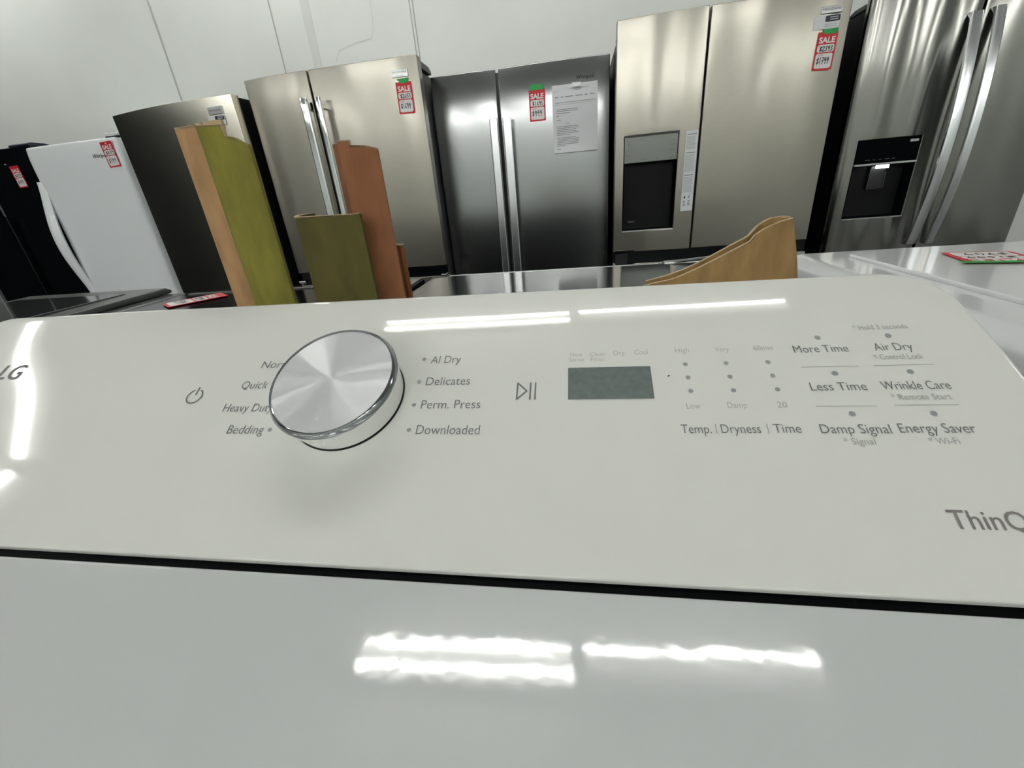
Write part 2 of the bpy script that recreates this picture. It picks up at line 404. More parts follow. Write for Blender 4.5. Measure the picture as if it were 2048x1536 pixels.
for s, x0, x1, s0 in (('Temp.', .0474, .0611, .0686), ('Dryness', .0655, .0829, .0687), ('Time', .0886, .1002, .0689), ('More Time', .1103, .1359, .1157), ('Less Time', .1109, .1354, .0921), ('Air Dry', .1478, .1650, .1158),
                      ('Wrinkle Care', .1420, .1703, .0922), ('Damp Signal', .1083, .1370, .0687), ('Energy Saver', .1403, .1699, .0691)):
    panel_text('button_lettering', s, x0, x1, s0, BC, weight=-.006)
for s, x0, x1, s0 in (('* Hold 3 seconds', .1437, .1691, .1301), ('* Control Lock', .1454, .1668, .1101), ('* Remote Start', .1436, .1680, .0865), ('* Signal', .1160, .1286, .0631), ('* Wi-Fi', .1496, .1611, .0636)):
    panel_text('hint_lettering', s, x0, x1, s0, .0034, INK_PALE, 0)
for x0, x1, s in ((.1104,.1362,.1064), (.1435,.1696,.1065), (.1102,.1358,.0832), (.1433,.1690,.0835)):
    vs, fs = ribbon2d([(x0,s),(x1,s)], .0003); panel_letters('divider_line', INK_DOT, vs, fs)
for x in (.0633, .0861):
    vs, fs = ribbon2d([(x,.0684),(x,.0736)], .0004); panel_letters('divider_line', INK_PALE, vs, fs)
for x, s in ((.1244,.1257),(.1577,.1256),(.1244,.1023),(.1575,.1024),(.1242,.0790),(.1573,.0791)): panel_dot(x, s, .0014)
# knob
kp, kn, kt = panel_pt(-.1325, .0909)
knob = bpy.data.objects.new('dial_knob', None); C.objects.link(knob); knob.parent = dryer; knob.empty_display_size = .03
kb = MB().lathe([(.0, .0004), (.0322, .0004), (.0330, .0012), (.0341, .0090), (.0351, .0165), (.0345,.0168),(.0,.0168)], 96).build('knob_body', PANEL, dryer)
kr = MB().lathe([(.0351, .0163), (.0358, .0172), (.0359, .0180), (.0352, .0195), (.0341, .0206), (.0337, .0206), (.0336, .0202), (.0330,.0198)], 96).build('knob_rim', RIM, dryer)
kc = MB().lathe([(.0002, .02035), (.0060, .02033), (.018, .0202), (.0338, .0200)], 128)
kc.v.append((0,0,.02035)); q = len(kc.v)-1
kc.f += [(i, (i+1) % 128, q) for i in range(128)]
kc = kc.build('knob_cap', SPUN, dryer)
gap = MB().lathe([(.0315,.0001),(.0336,.0001),(.0336,.0005),(.0315,.0005)], 64).build('knob_shade_ring', BLACK, dryer)  # black ring painted in for the shaded gap under the knob
rotx = Matrix.Rotation(A0, 4, 'X'); loc = Vector(dl(kp))
for o in (kb, kr, kc, gap):
    o.parent = knob
knob.location = loc; knob.rotation_euler = (A0, 0, 0)
# small black speck on the console
tag(dmb(MB().add([tuple(panel_pt(x, s, .0004)[0]) for x, s in ((.0449,.1020),(.0458,.1022),(.0463,.1029),(.0460,.1032),(.0452,.1028))], [(0,1,2,3,4)])).build('grime_speck', BLACK), 'tiny black speck on the white console right of the grey display', 'speck').location = DO

# ------------------------------------------------------------------ refrigerators
def fridge_root(label, xl, yl, xr, yr):
    cx, cy = (xl+xr)/2, (yl+yr)/2
    rz = math.atan2(yr-yl, xr-xl); w = math.hypot(xr-xl, yr-yl)
    t = thing('refrigerator', label, 'refrigerator', (cx, cy, 0), rz); return t, w
def door(root, name, m, x0, x1, z0, z1, surf, t=.06, hole=None, nx=20, nz=14, bevel=.004):
    """door leaf: curved front y = surf(x, z), flat back at y = t, optional through opening"""
    xs = [x0+(x1-x0)*i/nx for i in range(nx+1)]; zs = [z0+(z1-z0)*i/nz for i in range(nz+1)]
    if hole:
        hx0, hx1, hz0, hz1 = hole
        xs = sorted([x for x in xs if min(abs(x-hx0), abs(x-hx1)) > .008] + [hx0, hx1]); zs = sorted([z for z in zs if min(abs(z-hz0), abs(z-hz1)) > .008] + [hz0, hz1])
    mb = MB(); F = {}; B = {}
    for i, x in enumerate(xs):
        for j, z in enumerate(zs):
            F[i,j] = len(mb.v); mb.v.append((x, surf(x,z), z)); B[i,j] = len(mb.v); mb.v.append((x, t, z))
    cells = set((i,j) for i in range(len(xs)-1) for j in range(len(zs)-1))
    if hole: cells = set(c for c in cells if not (hx0-1e-6 <= xs[c[0]] < hx1-1e-6 and hz0-1e-6 <= zs[c[1]] < hz1-1e-6))
    for i, j in cells:
        mb.f.append((F[i,j], F[i+1,j], F[i+1,j+1], F[i,j+1])); mb.f.append((B[i,j], B[i,j+1], B[i+1,j+1], B[i+1,j]))
        for (di, dj, a, b) in ((-1,0,(i,j),(i,j+1)), (1,0,(i+1,j),(i+1,j+1)), (0,-1,(i,j),(i+1,j)), (0,1,(i,j+1),(i+1,j+1))):
            if (i+di, j+dj) not in cells: mb.f.append((F[a], F[b], B[b], B[a]))
    return mb.build(name, m, root, bevel=bevel, seg=3, smooth=35)
def cabinet(root, w, h, d, m, y0=.062, inset=.008):
    MB().box(-w/2+inset, w/2-inset, y0, d, .03, h).build('cabinet', m, root, bevel=.006)
    MB().box(-w/2+.03, w/2-.03, .08, .14, .0, .09).build('toe_grille', BLACK, root)
def hinge(root, x0, x1, z, m, y0=.02, y1=.16, h=.025):
    MB().prism([(y0, z), (y1, z), (y1, z+h*.5), (y1-.04, z+h), (y0+.02, z+h), (y0, z+h*.6)], x0, x1, 'x').build('hinge_cover', m, root, bevel=.003)
def bar_handle(root, xc, z0, z1, w, d, so, m, name='handle', parent=None, bow=0.0, n=24, yoff=0.0, taper=0.0):
    """vertical bar handle standing off the door by so, bowed forward by bow"""
    mb = MB(); rings = []
    for k in range(n+1):
        t = k/n; z = z0+(z1-z0)*t; b = bow*(1-(2*t-1)**2); yf = yoff-so-d-b; yb = yoff-so-b
        ww = w*(1-taper*(1-t))
        if bow and (k == 0 or k == n): yb = yoff+.002; 
        rings.append([(xc-ww/2, yf+d*.25, z), (xc-ww*.32, yf, z), (xc+ww*.32, yf, z), (xc+ww/2, yf+d*.25, z), (xc+ww/2, yb, z), (xc-ww/2, yb, z)])
    vs = [p for r_ in rings for p in r_]; fs = []
    for k in range(n):
        for i in range(6): fs.append((k*6+i, k*6+(i+1) % 6, (k+1)*6+(i+1) % 6, (k+1)*6+i))
    fs += [tuple(range(5,-1,-1)), tuple(n*6+i for i in range(6))]
    mb.add(vs, fs)
    o = mb.build(name, m, parent or root, bevel=.0025, seg=2)
    if not bow:
        for z in (z0+.03, z1-.03): MB().box(xc-w*.35, xc+w*.35, yoff-so-.001, yoff+.004, z-.015, z+.015).build('handle_mount', m, o)
    return o
def door_print(root, name, m, vs, fs, surf, h=.0006):
    mb = MB()
    for x, z in vs: mb.v.append((x, surf(x,z)-h, z))
    mb.f = list(fs); return mb.build(name, m, root)
def door_text(root, name, s, x0, x1, z0, cap, m, surf, h=.0006, weight=0, shear=0):
    vs, fs, w = text_mesh(s, weight, shear)
    return door_print(root, name, m, [(x0+(x1-x0)*x/w, z0+cap*y/CAP) for x, y in vs], fs, surf, h)
def badge(root, surf, x0, x1, z0, z1, rows):
    cx = (x0+x1)/2; y = min(surf(x, (z0+z1)/2) for x in (x0, cx, x1))
    b = MB().prism([(x0, z0), (x1, z0), (x1, z1), (x0, z1)], y-.004, y+.006, 'y').build('name_badge', SILVER, root, bevel=.0015)
    for s, a0, a1, zb, cap in rows:
        door_text(b, 'badge_lettering', s, a0, a1, zb, cap, MARKER, lambda x, z: y-.004)
    return b

def to_world(root, x, y, z):
    c, s = math.cos(root.rotation_euler.z), math.sin(root.rotation_euler.z); l = root.location
    return (l.x + c*x - s*y, l.y + s*x + c*y, l.z + z)
def sale_tag(label, root, surf, xc, zt, w, h, old, new, tape=None, tilt=0.0, hole=False):
    """red sale card hung on a fridge front; local x right, z up, y into the door"""
    y = min(surf(xc-w/2, zt-h/2), surf(xc+w/2, zt-h/2), surf(xc, zt-h/2)) - .0012
    t = thing('sale_tag', label, 'price tag', to_world(root, xc, y, zt-h), root.rotation_euler.z, 'red sale tags')
    t.rotation_euler.y = tilt
    make_card(t, w, h, old, new, tape, hole)
    return t
def rrect(x0, x1, z0, z1, r, n=4):
    p = []
    for cx, cz, a0 in ((x1-r, z1-r, 0), (x0+r, z1-r, 90), (x0+r, z0+r, 180), (x1-r, z0+r, 270)):
        for q in range(n+1):
            a = math.radians(a0+90*q/n); p.append((cx+r*math.cos(a), cz+r*math.sin(a)))
    return p
def make_card(t, w, h, old, new, tape=None, hole=False):
    MB().prism(rrect(-w/2, w/2, 0, h, .004), 0, .0009, 'y').build('card', RED, t)
    vs, fs, tw = text_mesh('SALE', .03)
    MB().add([(-w*.40+w*.80*x/tw, -.0003, h*.715+w*.27*y/CAP) for x, y in vs], fs).build('sale_lettering', WHITE_INK, t)
    b1 = MB().prism(rrect(-w*.42, w*.42, h*.475, h*.675, .007), -.0003, .0004, 'y').build('price_box', CARD_WHITE, t)
    b2 = MB().prism(rrect(-w*.42, w*.42, h*.055, h*.445, .007), -.0003, .0004, 'y').build('price_box', CARD_WHITE, t)
    vs, fs = handwriting(old, -w*.30, w*.36, h*.50, h*.13, .0026); MB().add([(x, -.0006, z) for x, z in vs], fs).build('handwritten_price', MARKER, b1)
    vs, fs = handwriting(new, -w*.34, w*.28, h*.17, h*.17, .0026); MB().add([(x, -.0006, z) for x, z in vs], fs).build('handwritten_price', MARKER, b2)
    vs, fs, tw = text_mesh('NOW', 0); MB().add([(-w*.34+w*.28*x/tw, -.0006, h*.375+.006*y/CAP) for x, y in vs], fs).build('small_lettering', RED_INK, b2)
    vs, fs, tw = text_mesh('WAS', 0); MB().add([(-w*.38+w*.14*x/tw, -.0006, h*.628+.004*y/CAP) for x, y in vs], fs).build('small_lettering', RED_INK, b1)
    if tape:
        MB().prism([(x*w, h+z*h) for x, z in tape], -.0010, -.0004, 'y').build('green_tape', GREEN, t)
    if hole:
        MB().tube((0, -.0004, h*.93), (0, 0, h*.93), .0035, 12).build('punched_hole', WHITE_INK, t)

# --- warm steel French-door style fridge, left of centre
t, w = fridge_root('warm stainless fridge with two tall chrome handles, behind the brown cardboard posts', -1.672, 2.372, -.737, 2.372)
X0, X1 = -w/2, w/2; cxw = t.location.x
gapx = -1.2995-cxw
def sf(x, z):
    u = (x-X0)/w; y = 0
    if u < .45: y += .034*((.45-u)/.45)**2
    if u > .75: y += .006*((u-.75)/.25)**2
    return y + .0012*math.sin(x*24+2)
hl_root = door(t, 'left_door', STEEL_WARM, X0, gapx-.005, .832, 1.80, sf)
hr_root = door(t, 'right_door', STEEL_WARM, gapx+.005, X1, .832, 1.80, sf)
door(t, 'freezer_drawer', STEEL_WARM, X0, X1, .10, .775, sf)
cabinet(t, w, 1.765, .80, GREY_BODY, inset=.03)
MB().box(X0+.03, X1-.012, .014, .07, .765, .838).build('drawer_recess', BLACK_GLOSS, t, bevel=.002)
MB().box(X1-.035, X1-.002, -.004, .05, .774, .786).build('drawer_bracket', CHROME, t, bevel=.003)
MB().box(X0+.002, X0+.045, .012, .05, .774, .790).build('drawer_bracket', CHROME, t, bevel=.003)
hinge(t, X1-.07, X1-.012, 1.765, GREY_BODY, .07, .26, .03); hinge(t, X0+.02, X0+.07, 1.765, GREY_BODY, .07, .26, .03)
bar_handle(t, -1.352-cxw+.03, .93, 1.677, .040, .018, .045, CHROME, parent=hl_root, taper=0, yoff=.0)
bar_handle(t, -1.262-cxw+.015, .93, 1.675, .030, .016, .045, CHROME, parent=hr_root, taper=0)
badge(hr_root, sf, -.871-cxw, -.789-cxw, 1.718, 1.747, (('FRIGIDAIRE', -.866-cxw, -.794-cxw, 1.734, .008), ('GALLERY', -.852-cxw, -.806-cxw, 1.722, .0045)))
TP1 = [(-.40, .04), (.38, .04), (.36, -.10), (-.14, -.12)]
sale_tag('red sale tag with green tape on the warm steel fridge above the brown cardboard post', t, sf, -.822-cxw, 1.698, .080, .130, '$2653', '$1699', [(-.40,.10),(.36,.12),(.30,-.02),(-.12,-.05)], .02)

# --- cool steel side-by-side in the centre
t, w = fridge_root('stainless side-by-side fridge in the middle with flat bar handles and a paper sheet', -.752, 2.58, .166, 2.58)
X0, X1 = -w/2, w/2; cxw = t.location.x; gapx = -.400-cxw
def sfw(x, z):
    a, b = (X0, gapx) if x < gapx else (gapx, X1)
    u = 2*(x-a)/(b-a)-1; y = .008*u*u
    q = max(0, (z-1.52)/.23); y += .022*q*q
    return y
dl_ = door(t, 'freezer_door', STEEL_COOL, X0, gapx-.007, .11, 1.752, sfw, nz=40)
dr_ = door(t, 'right_door', STEEL_COOL, gapx+.007, X1, .11, 1.752, sfw, nz=40)
cabinet(t, w, 1.72, .64, BLACK_BODY)
MB().box(gapx-.02, gapx+.02, .04, .07, .11, 1.735).build('door_gasket', BLACK, t)
hinge(t, X1-.07, X1-.012, 1.72, BLACK_BODY, .062, .16); hinge(t, X0+.012, X0+.07, 1.72, BLACK_BODY, .062, .16)
bar_handle(t, -.432-cxw+.006, .45, 1.527, .042, .014, .038, STEEL_HANDLE, parent=dl_)
bar_handle(t, -.360-cxw+.005, .45, 1.527, .045, .014, .038, STEEL_HANDLE, parent=dr_)
door_text(dr_, 'maker_lettering', 'Whirlpool', .000-cxw, .090-cxw, 1.660, .017, MARKER, sfw, .0012, weight=.02)
sale_tag('red sale tag with green tape left of the white paper sheet on the middle fridge', t, sfw, -.1985-cxw, 1.637, .083, .139, '$1695', '$999', [(-.40,.15),(.32,.15),(.42,.10),(.40,-.02),(-.42,-.02),(-.44,.10)], .01)
pap = thing('paper_sheet', 'white printed paper sheet taped to the middle fridge beside its sale tag', 'paper', to_world(t, -.008-cxw, sfw(0,1.5)-.002, 1.340), 0)
pw, ph = .226, .302; nxp, nzp = 10, 12
def pc(x, z): # slight curl at the edges
    u = abs(2*x/pw); v = z/ph; return -.004*u**4 - .010*max(0, 1-v*2.2)**2 - .004 + .0030*math.sin(v*7+u)*v
mb = MB()
for j in range(nzp+1):
    for i in range(nxp+1):
        x = -pw/2+pw*i/nxp; z = ph*j/nzp; mb.v.append((x, pc(x,z), z))
for j in range(nzp):
    for i in range(nxp): q = j*(nxp+1)+i; mb.f.append((q, q+1, q+nxp+2, q+nxp+1))
psheet = mb.build('sheet', PAPER, pap)
def pline(x0, x1, z, th, m, name='printed_line'):
    n = 6; vs = []
    for i in range(n+1):
        x = x0+(x1-x0)*i/n; vs += [(x, pc(x,z)-.0008, z-th/2), (x, pc(x,z)-.0008, z+th/2)]
    MB().add(vs, [(2*i, 2*i+2, 2*i+3, 2*i+1) for i in range(n)]).build(name, m, psheet)
random.seed(3)
for x0, x1, z in ((-.105,-.080,.275),(-.03,.075,.283)): pline(x0, x1, z, .002, LINE_PALE)
for x0, x1 in ((-.100,-.082),(-.07,-.058),(-.048,-.008),(.004,.038),(.050,.064),(.075,.098)): pline(x0, x1, .250, .0035, LINE_GREY, 'menu_word')
pline(-.098, .106, .226, .002, LINE_GREY); pline(-.098, .106, .217, .0015, LINE_PALE)
for z, L in ((.196,.110),(.189,.110),(.180,.070)): pline(-.096, -.096+L, z, .0025, LINE_GREY)
pline(-.096, -.082, .168, .003, LINE_GREY); pline(-.096, -.072, .150, .003, LINE_PALE); pline(-.05, -.028, .135, .002, LINE_GREY)
for k_, L in enumerate((.112,.112,.10,.10,.115,.07)): pline(-.095, -.095+L, .121-.0075*k_, .0025, LINE_GREY)
for k_, L in enumerate((.097,.115,.112,.11,.107,.041)): pline(-.094, -.094+L, .070-.0072*k_, .0025, LINE_GREY)
pline(-.094, -.076, .018, .003, LINE_GREY)
MB().box(-.012, .030, -.012, -.0085, .286, .304).build('clear_tape', mat('clear_tape', (.75,.77,.78), .1), pap)

# --- warm steel fridge with dispenser, right of centre
t, w = fridge_root('tall warm stainless fridge with black water dispenser and long white sticker', .176, 2.312, 1.091, 2.312)
X0, X1 = -w/2, w/2; cxw = t.location.x; gapx = .5475-cxw
def sf6(x, z):
    u = (x-X0)/w; y = 0
    if u < .4: y += .022*((.4-u)/.4)**2
    if u > .55: y += .030*((u-.55)/.45)**2
    return y + .0016*math.sin(x*29+.6)
hx = (.219-cxw, .458-cxw, .949, 1.366)
dl_ = door(t, 'left_door', STEEL_WARM, X0, gapx-.0035, .848, 1.802, sf6, hole=hx)
dr_ = door(t, 'right_door', STEEL_WARM, gapx+.0035, X1, .850, 1.802, sf6)
door(t, 'freezer_drawer', STEEL_WARM, X0, X1, .10, .79, sf6)
cabinet(t, w, 1.77, .80, BLACK_BODY, inset=.012)
MB().box(X0+.01, X1-.01, .012, .07, .785, .856).build('drawer_recess', BLACK_GLOSS, t, bevel=.002)
MB().box(X0+.01, X0+.07, .004, .012, .79, .84).build('drawer_bracket', BLACK, t)
MB().box(X1-.05, X1-.01, .0, .04, .785, .800).build('drawer_bracket', SILVER, t)
hinge(t, X0+.012, X0+.07, 1.77, GREY_BODY, .07, .24, .03); hinge(t, X1-.07, X1-.012, 1.77, BLACK_BODY, .07, .24, .03)
disp = MB().add([(hx[0],.012,hx[2]),(hx[1],.012,hx[2]),(hx[1],.012,1.26),(hx[0],.012,1.26),(hx[0]+.012,.11,hx[2]+.01),(hx[1]-.012,.11,hx[2]+.01),(hx[1]-.012,.11,1.26),(hx[0]+.012,.11,1.26)],
     [(0,1,5,4),(1,2,6,5),(2,3,7,6),(3,0,4,7),(4,5,6,7)]).build('dispenser', BLACK_DEEP, dl_, smooth=20)
cp = MB().prism([(hx[0]+.001, 1.253), (hx[1]-.001, 1.253), (hx[1]-.001, hx[3]-.004), (hx[0]+.001, hx[3]-.004)], .010, .05, 'y').build('control_panel', GREY_PANEL, dl_, bevel=.002)
MB().box(hx[0]-.003, hx[1]+.003, .004, .03, hx[3]-.005, hx[3]+.001).build('dispenser_frame', BLACK, dl_)
MB().box(hx[0]-.004, hx[1]+.004, -.001+.006, .03, hx[2]-.006, hx[2]+.002).build('dispenser_sill', SILVER, dl_, bevel=.0015)
MB().box(.300-cxw, .352-cxw, .075, .108, 1.06, 1.225).build('dispenser_paddle', BLACK, disp, bevel=.006)
MB().box(.39-cxw, .425-cxw, .08, .108, 1.0, 1.2).build('dispenser_paddle', BLACK, disp, bevel=.006)
MB().lathe([(.018,0),(.024,0),(.024,.01),(.018,.01),(.018,0)], 24).build('cup_rest', GREY_BODY, disp, loc=(.262-cxw, .06, .985))
for x0, x1, z in ((.230,.243,1.333),(.230,.243,1.327),(.228,.240,1.308),(.224,.250,1.287),(.256,.261,1.325),(.256,.261,1.312),(.405,.409,1.330),(.428,.440,1.335),(.424,.440,1.316),(.418,.445,1.296),(.30,.322,1.264),(.362,.374,1.264),(.42,.446,1.264)):
    MB().box(x0-cxw, x1-cxw, .0096, .0105, z-.0018, z+.0018).build('printed_mark', GREY_BODY, cp)
# long white sticker, strip in five printed blocks
sx0, sx1, sz0, sz1 = .487-cxw, .540-cxw, 1.026, 1.362
ys = min(sf6(sx0, 1.2), sf6((sx0+sx1)/2, 1.2), sf6(sx1, 1.2))-.0004
st = MB().prism([(sx0,sz0),(sx1,sz0),(sx1,sz1),(sx0,sz1)], ys-.0012, ys-.0002, 'y').build('instruction_sticker', PAPER, dl_)
st['label'] = 'long white printed sticker'
random.seed(5)
z = sz1-.014
for blk, nl in enumerate((11, 15, 14)):
    MB().box(sx0+.006, sx1-.006, ys-.0016, ys-.0011, z-.0015, z+.0015).build('sticker_print', LINE_GREY, st); z -= .009
    mbk = MB()
    for k_ in range(nl): mbk.box(sx0+.005, sx1-.006-random.random()*.006, ys-.0016, ys-.0011, z-.0011, z+.0011); z -= .0048
    mbk.build('sticker_print', LINE_PALE, st); z -= .012
mbk = MB()
for k_ in range(4):
    for xx in (.008, .030): mbk.box(sx0+xx, sx0+xx+.008+random.random()*.006, ys-.0016, ys-.0011, 1.050+k_*.006, 1.0535+k_*.006)
mbk.build('sticker_print', LINE_GREY, st)
MB().add([(sx0+.008,ys-.0014,1.082),(sx0+.018,ys-.0014,1.094),(sx0+.018,ys-.0014,1.082),(sx0+.032,ys-.0014,1.083),(sx0+.036,ys-.0014,1.083),(sx0+.036,ys-.0014,1.098)], [(0,1,2),(3,4,5)]).build('sticker_print', MARKER, st)
badge(dr_, sf6, .972-cxw, 1.050-cxw, 1.722, 1.745, (('FRIGIDAIRE', .977-cxw, 1.044-cxw, 1.731, .0075),))
def qr_free_sticker(root, surf, x0, x1, z0, z1):
    y = min(surf(x0, z0), surf((x0+x1)/2, z0), surf(x1, z0))-.0015
    s_ = MB().prism(rrect(x0, x1, z0, z1, .003), y, y+.004, 'y').build('product_sticker', PAPER, root)
    xm = x0+(x1-x0)*.43
    MB().prism(rrect(xm, x1-.001, z0+(z1-z0)*.52, z1-.001, .003), y-.0005, y, 'y').build('sticker_block', NAVY, s_)
    for k_ in range(2): MB().box(xm+.016, x1-.008, y-.0008, y-.0004, z0+(z1-z0)*(.64+.16*k_), z0+(z1-z0)*(.64+.16*k_)+.003).build('sticker_print', LINE_PALE, s_)
    for k_ in range(2): MB().box(xm, x1-.01, y-.0005, y, z0+(z1-z0)*(.16+.16*k_), z0+(z1-z0)*(.16+.16*k_)+.002).build('sticker_print', LINE_PALE, s_)
qr_free_sticker(dr_, sf6, .952-cxw, 1.047-cxw, 1.672, 1.716)
sale_tag('red sale tag with green tape beside the top right corner of the dispenser fridge', t, sf6, 1.011-cxw, 1.663, .075, .130, '$2393', '$1799', [(-.30,.10),(.46,.12),(.44,-.06),(-.20,-.06)], .02)

# --- dark-looking steel fridge left
t, w = fridge_root('fridge with curved dark steel door behind the tan and olive cardboard posts', -2.552, 2.385, -1.713, 2.320)
X0, X1 = -w/2, w/2
def sfd(x, z):
    u = (x-X0)/w; return .056*((.62-u)/.62)**2 if u < .62 else .012*((u-.62)/.38)**2
dr_ = door(t, 'door', STEEL_CURVED, X0, X1, .62, 1.738, sfd, nx=30)
door(t, 'freezer_drawer', STEEL_CURVED, X0, X1, .10, .605, sfd, nx=30)
cabinet(t, w, 1.705, .72, BLACK_BODY, inset=.02)
hinge(t, X1-.09, X1-.02, 1.705, BLACK, .065, .24, .03); hinge(t, X0+.02, X0+.08, 1.705, BLACK, .065, .24, .03)
sc = w/.714
badge(dr_, sfd, X1-.153, X1-.068, 1.660, 1.694, (('FRIGIDAIRE', X1-.146, X1-.074, 1.675, .0075),))
qr_free_sticker(dr_, sfd, X1-.168, X1-.068, 1.613, 1.654)

# --- white upright fridge
t, w = fridge_root('white fridge with a long curved edge handle and a red tag near its top', -3.352, 2.50, -2.645, 2.50)
X0, X1 = -w/2, w/2; cxw = t.location.x
def sfh(x, z):
    u = 2*(x-(X0+X1)/2)/w; y = .012*u*u
    if abs(u) > .88: y += .045*((abs(u)-.88)/.12)**2.4
    q = max(0, (z-1.55)/.11); return y+.010*q*q
dr_ = door(t, 'door', WHITE_DOOR, X0, X1, .11, 1.658, sfh, t=.085, nx=40, nz=24, bevel=.012)
cabinet(t, w, 1.655, .70, WHITE_GLOSS, y0=.092)
hinge(t, X1-.10, X1-.01, 1.664, WHITE_GLOSS, .03, .16, .024)
MB().box(X1-.095, X1-.012, .028, .10, 1.657, 1.664).build('hinge_gap', NAVY, t)
mb = MB(); n = 40; rings = []
for k_ in range(n+1):
    q = k_/n; z = .755+(1.47-.755)*q; b = .062*math.sin(PI*q)**1.4
    ww = .055; yb = .02
    rings += [(X0-.001, yb-b-.004, z), (X0+.012, yb-b-.014, z), (X0+ww*.7, yb-b*.92-.012, z), (X0+ww, yb-b*.75-.004, z), (X0+ww*.8, yb-b*.72+.012, z), (X0-.001, yb-b*.8+.020, z)]
fs = []
for k_ in range(n):
    for i in range(6): fs.append((k_*6+i, k_*6+(i+1) % 6, (k_+1)*6+(i+1) % 6, (k_+1)*6+i))
fs += [tuple(range(5,-1,-1)), tuple(n*6+i for i in range(6))]
MB().add(rings, fs).build('handle', WHITE_DOOR, dr_, smooth=60)
door_text(dr_, 'maker_lettering', 'Whirlpool', -2.850-cxw, -2.745-cxw, 1.560, .020, MARKER, sfh, weight=.01, shear=.3)
sale_tag('red sale tag near the top right of the white fridge', t, sfh, -2.727-cxw, 1.637, .081, .134, '$899', '$799', None, -.03, True)

# --- black fridge far left
t, w = fridge_root('black fridge at the far left edge with a red tag near its top', -4.25, 2.60, -3.385, 2.60)
X0, X1 = -w/2, w/2; cxw = t.location.x
def sfb(x, z): return .006*(2*x/w)**2
gx = -3.845-cxw
door(t, 'left_door', BLACK_GLOSS, X0, gx-.004, .10, 1.685, sfb); dr_ = door(t, 'right_door', BLACK_GLOSS, gx+.004, X1, .10, 1.685, sfb)
MB().box(gx-.004, gx+.004, -.004, .03, .10, 1.68).build('door_trim', SILVER, t)
cabinet(t, w, 1.66, .62, BLACK_BODY)
hinge(t, X1-.16, X1-.005, 1.685, NAVY, .0, .14, .018)
bar_handle(t, gx+.05, .5, 1.30, .03, .015, .03, BLACK_GLOSS, parent=dr_)
sale_tag('red sale tag on the black fridge at the far left', t, sfb, -3.577-cxw, 1.586, .072, .127, '$699', '$499', None, -.03)
MB().lathe([(0,0),(.006,0),(.006,.004),(0,.004)], 12).build('badge', SILVER, dr_, loc=(-3.63-cxw, -.002, 1.595))
# --- sliver of a grey fridge beyond it
t, w = fridge_root('sliver of a pale grey fridge left of the black fridge', -5.10, 2.60, -4.285, 2.60)
X0, X1 = -w/2, w/2
door(t, 'door', SILVER, X0, X1, .10, 1.60, sfb); cabinet(t, w, 1.58, .62, GREY_BODY); bar_handle(t, X0+.06, .7, 1.3, .03, .015, .04, SILVER)

# --- right side-by-side with curved handles
t, w = fridge_root('stainless fridge at the right edge with two long bowed handles', 1.178, 2.352, 1.957, 2.352)
X0, X1 = -w/2, w/2; cxw = t.location.x; gapx = 1.579-cxw
def sfl(x, z):
    a, b = (X0, gapx) if x < gapx else (gapx, X1)
    u = 2*(x-a)/(b-a)-1; y = .010*u*u+.006*u**8
    y += .005*math.sin((x-X0)*46)*(1 if x < gapx else .25)
    if u < -.82 and x < gapx: y += .02*((-.82-u)/.18)**2
    return y
hx = (1.235-cxw, 1.482-cxw, .930, 1.255)
dl_ = door(t, 'freezer_door', STEEL_DARK, X0, gapx-.005, .11, 1.775, sfl, hole=hx, nx=40)
dr_ = door(t, 'right_door', STEEL_DARK, gapx+.005, X1, .11, 1.775, sfl, nx=30)
cabinet(t, w, 1.74, .72, BLACK_BODY)
MB().box(gapx-.02, gapx+.02, .045, .07, .11, 1.75).build('door_gasket', BLACK, t)
hinge(t, X0+.005, X0+.07, 1.74, BLACK, .062, .2, .02)
disp = MB().add([(hx[0],.006,hx[2]),(hx[1],.006,hx[2]),(hx[1],.006,1.16),(hx[0],.006,1.16),(hx[0]+.015,.10,hx[2]+.01),(hx[1]-.015,.10,hx[2]+.01),(hx[1]-.015,.10,1.16),(hx[0]+.015,.10,1.16)],
     [(0,1,5,4),(1,2,6,5),(2,3,7,6),(3,0,4,7),(4,5,6,7)]).build('dispenser', BLACK_DEEP, dl_, smooth=20)
cp = MB().prism([(hx[0],1.160),(hx[1],1.160),(hx[1],hx[3]),(hx[0],hx[3])], .004, .05, 'y').build('control_panel', BLACK_DEEP, dl_, bevel=.002)
MB().box(hx[0], hx[1], -.002, .02, 1.153, 1.161).build('dispenser_trim', SILVER, dl_, bevel=.001)
MB().box(hx[0]-.002, hx[1]+.002, .0, .02, hx[2]-.003, hx[2]+.001).build('dispenser_sill', SILVER, dl_)
MB().prism(rrect(1.437-cxw, 1.470-cxw, 1.235, 1.245, .003), .002, .006, 'y').build('panel_badge', SILVER, cp)
for x0, x1 in ((.03,.05),(.062,.07),(.085,.097),(.11,.128),(.135,.15)): MB().box(hx[0]+.01+x0, hx[0]+.01+x1, .0030, .0045, 1.174, 1.177).build('panel_print', GREY_BODY, cp)
MB().box(1.345-cxw, 1.385-cxw, .014, .04, 1.138, 1.151).build('dispenser_lamp', LAMP, disp)
pd = MB().box(1.330-cxw, 1.395-cxw, .045, .06, 1.055, 1.15).build('dispenser_paddle', BLACK, disp, bevel=.004)
MB().prism([(1.3285-cxw,1.14),(1.3285-cxw,1.053),(1.3965-cxw,1.053),(1.3965-cxw,1.12),(1.394-cxw,1.12),(1.394-cxw,1.0555),(1.331-cxw,1.0555),(1.331-cxw,1.14)], .042, .046, 'y').build('paddle_outline', GREY_BODY, pd)
bar_handle(t, 1.540-cxw, .80, 1.668, .040, .016, .018, STEEL_HANDLE, parent=dl_, bow=.052, yoff=.01, n=36)
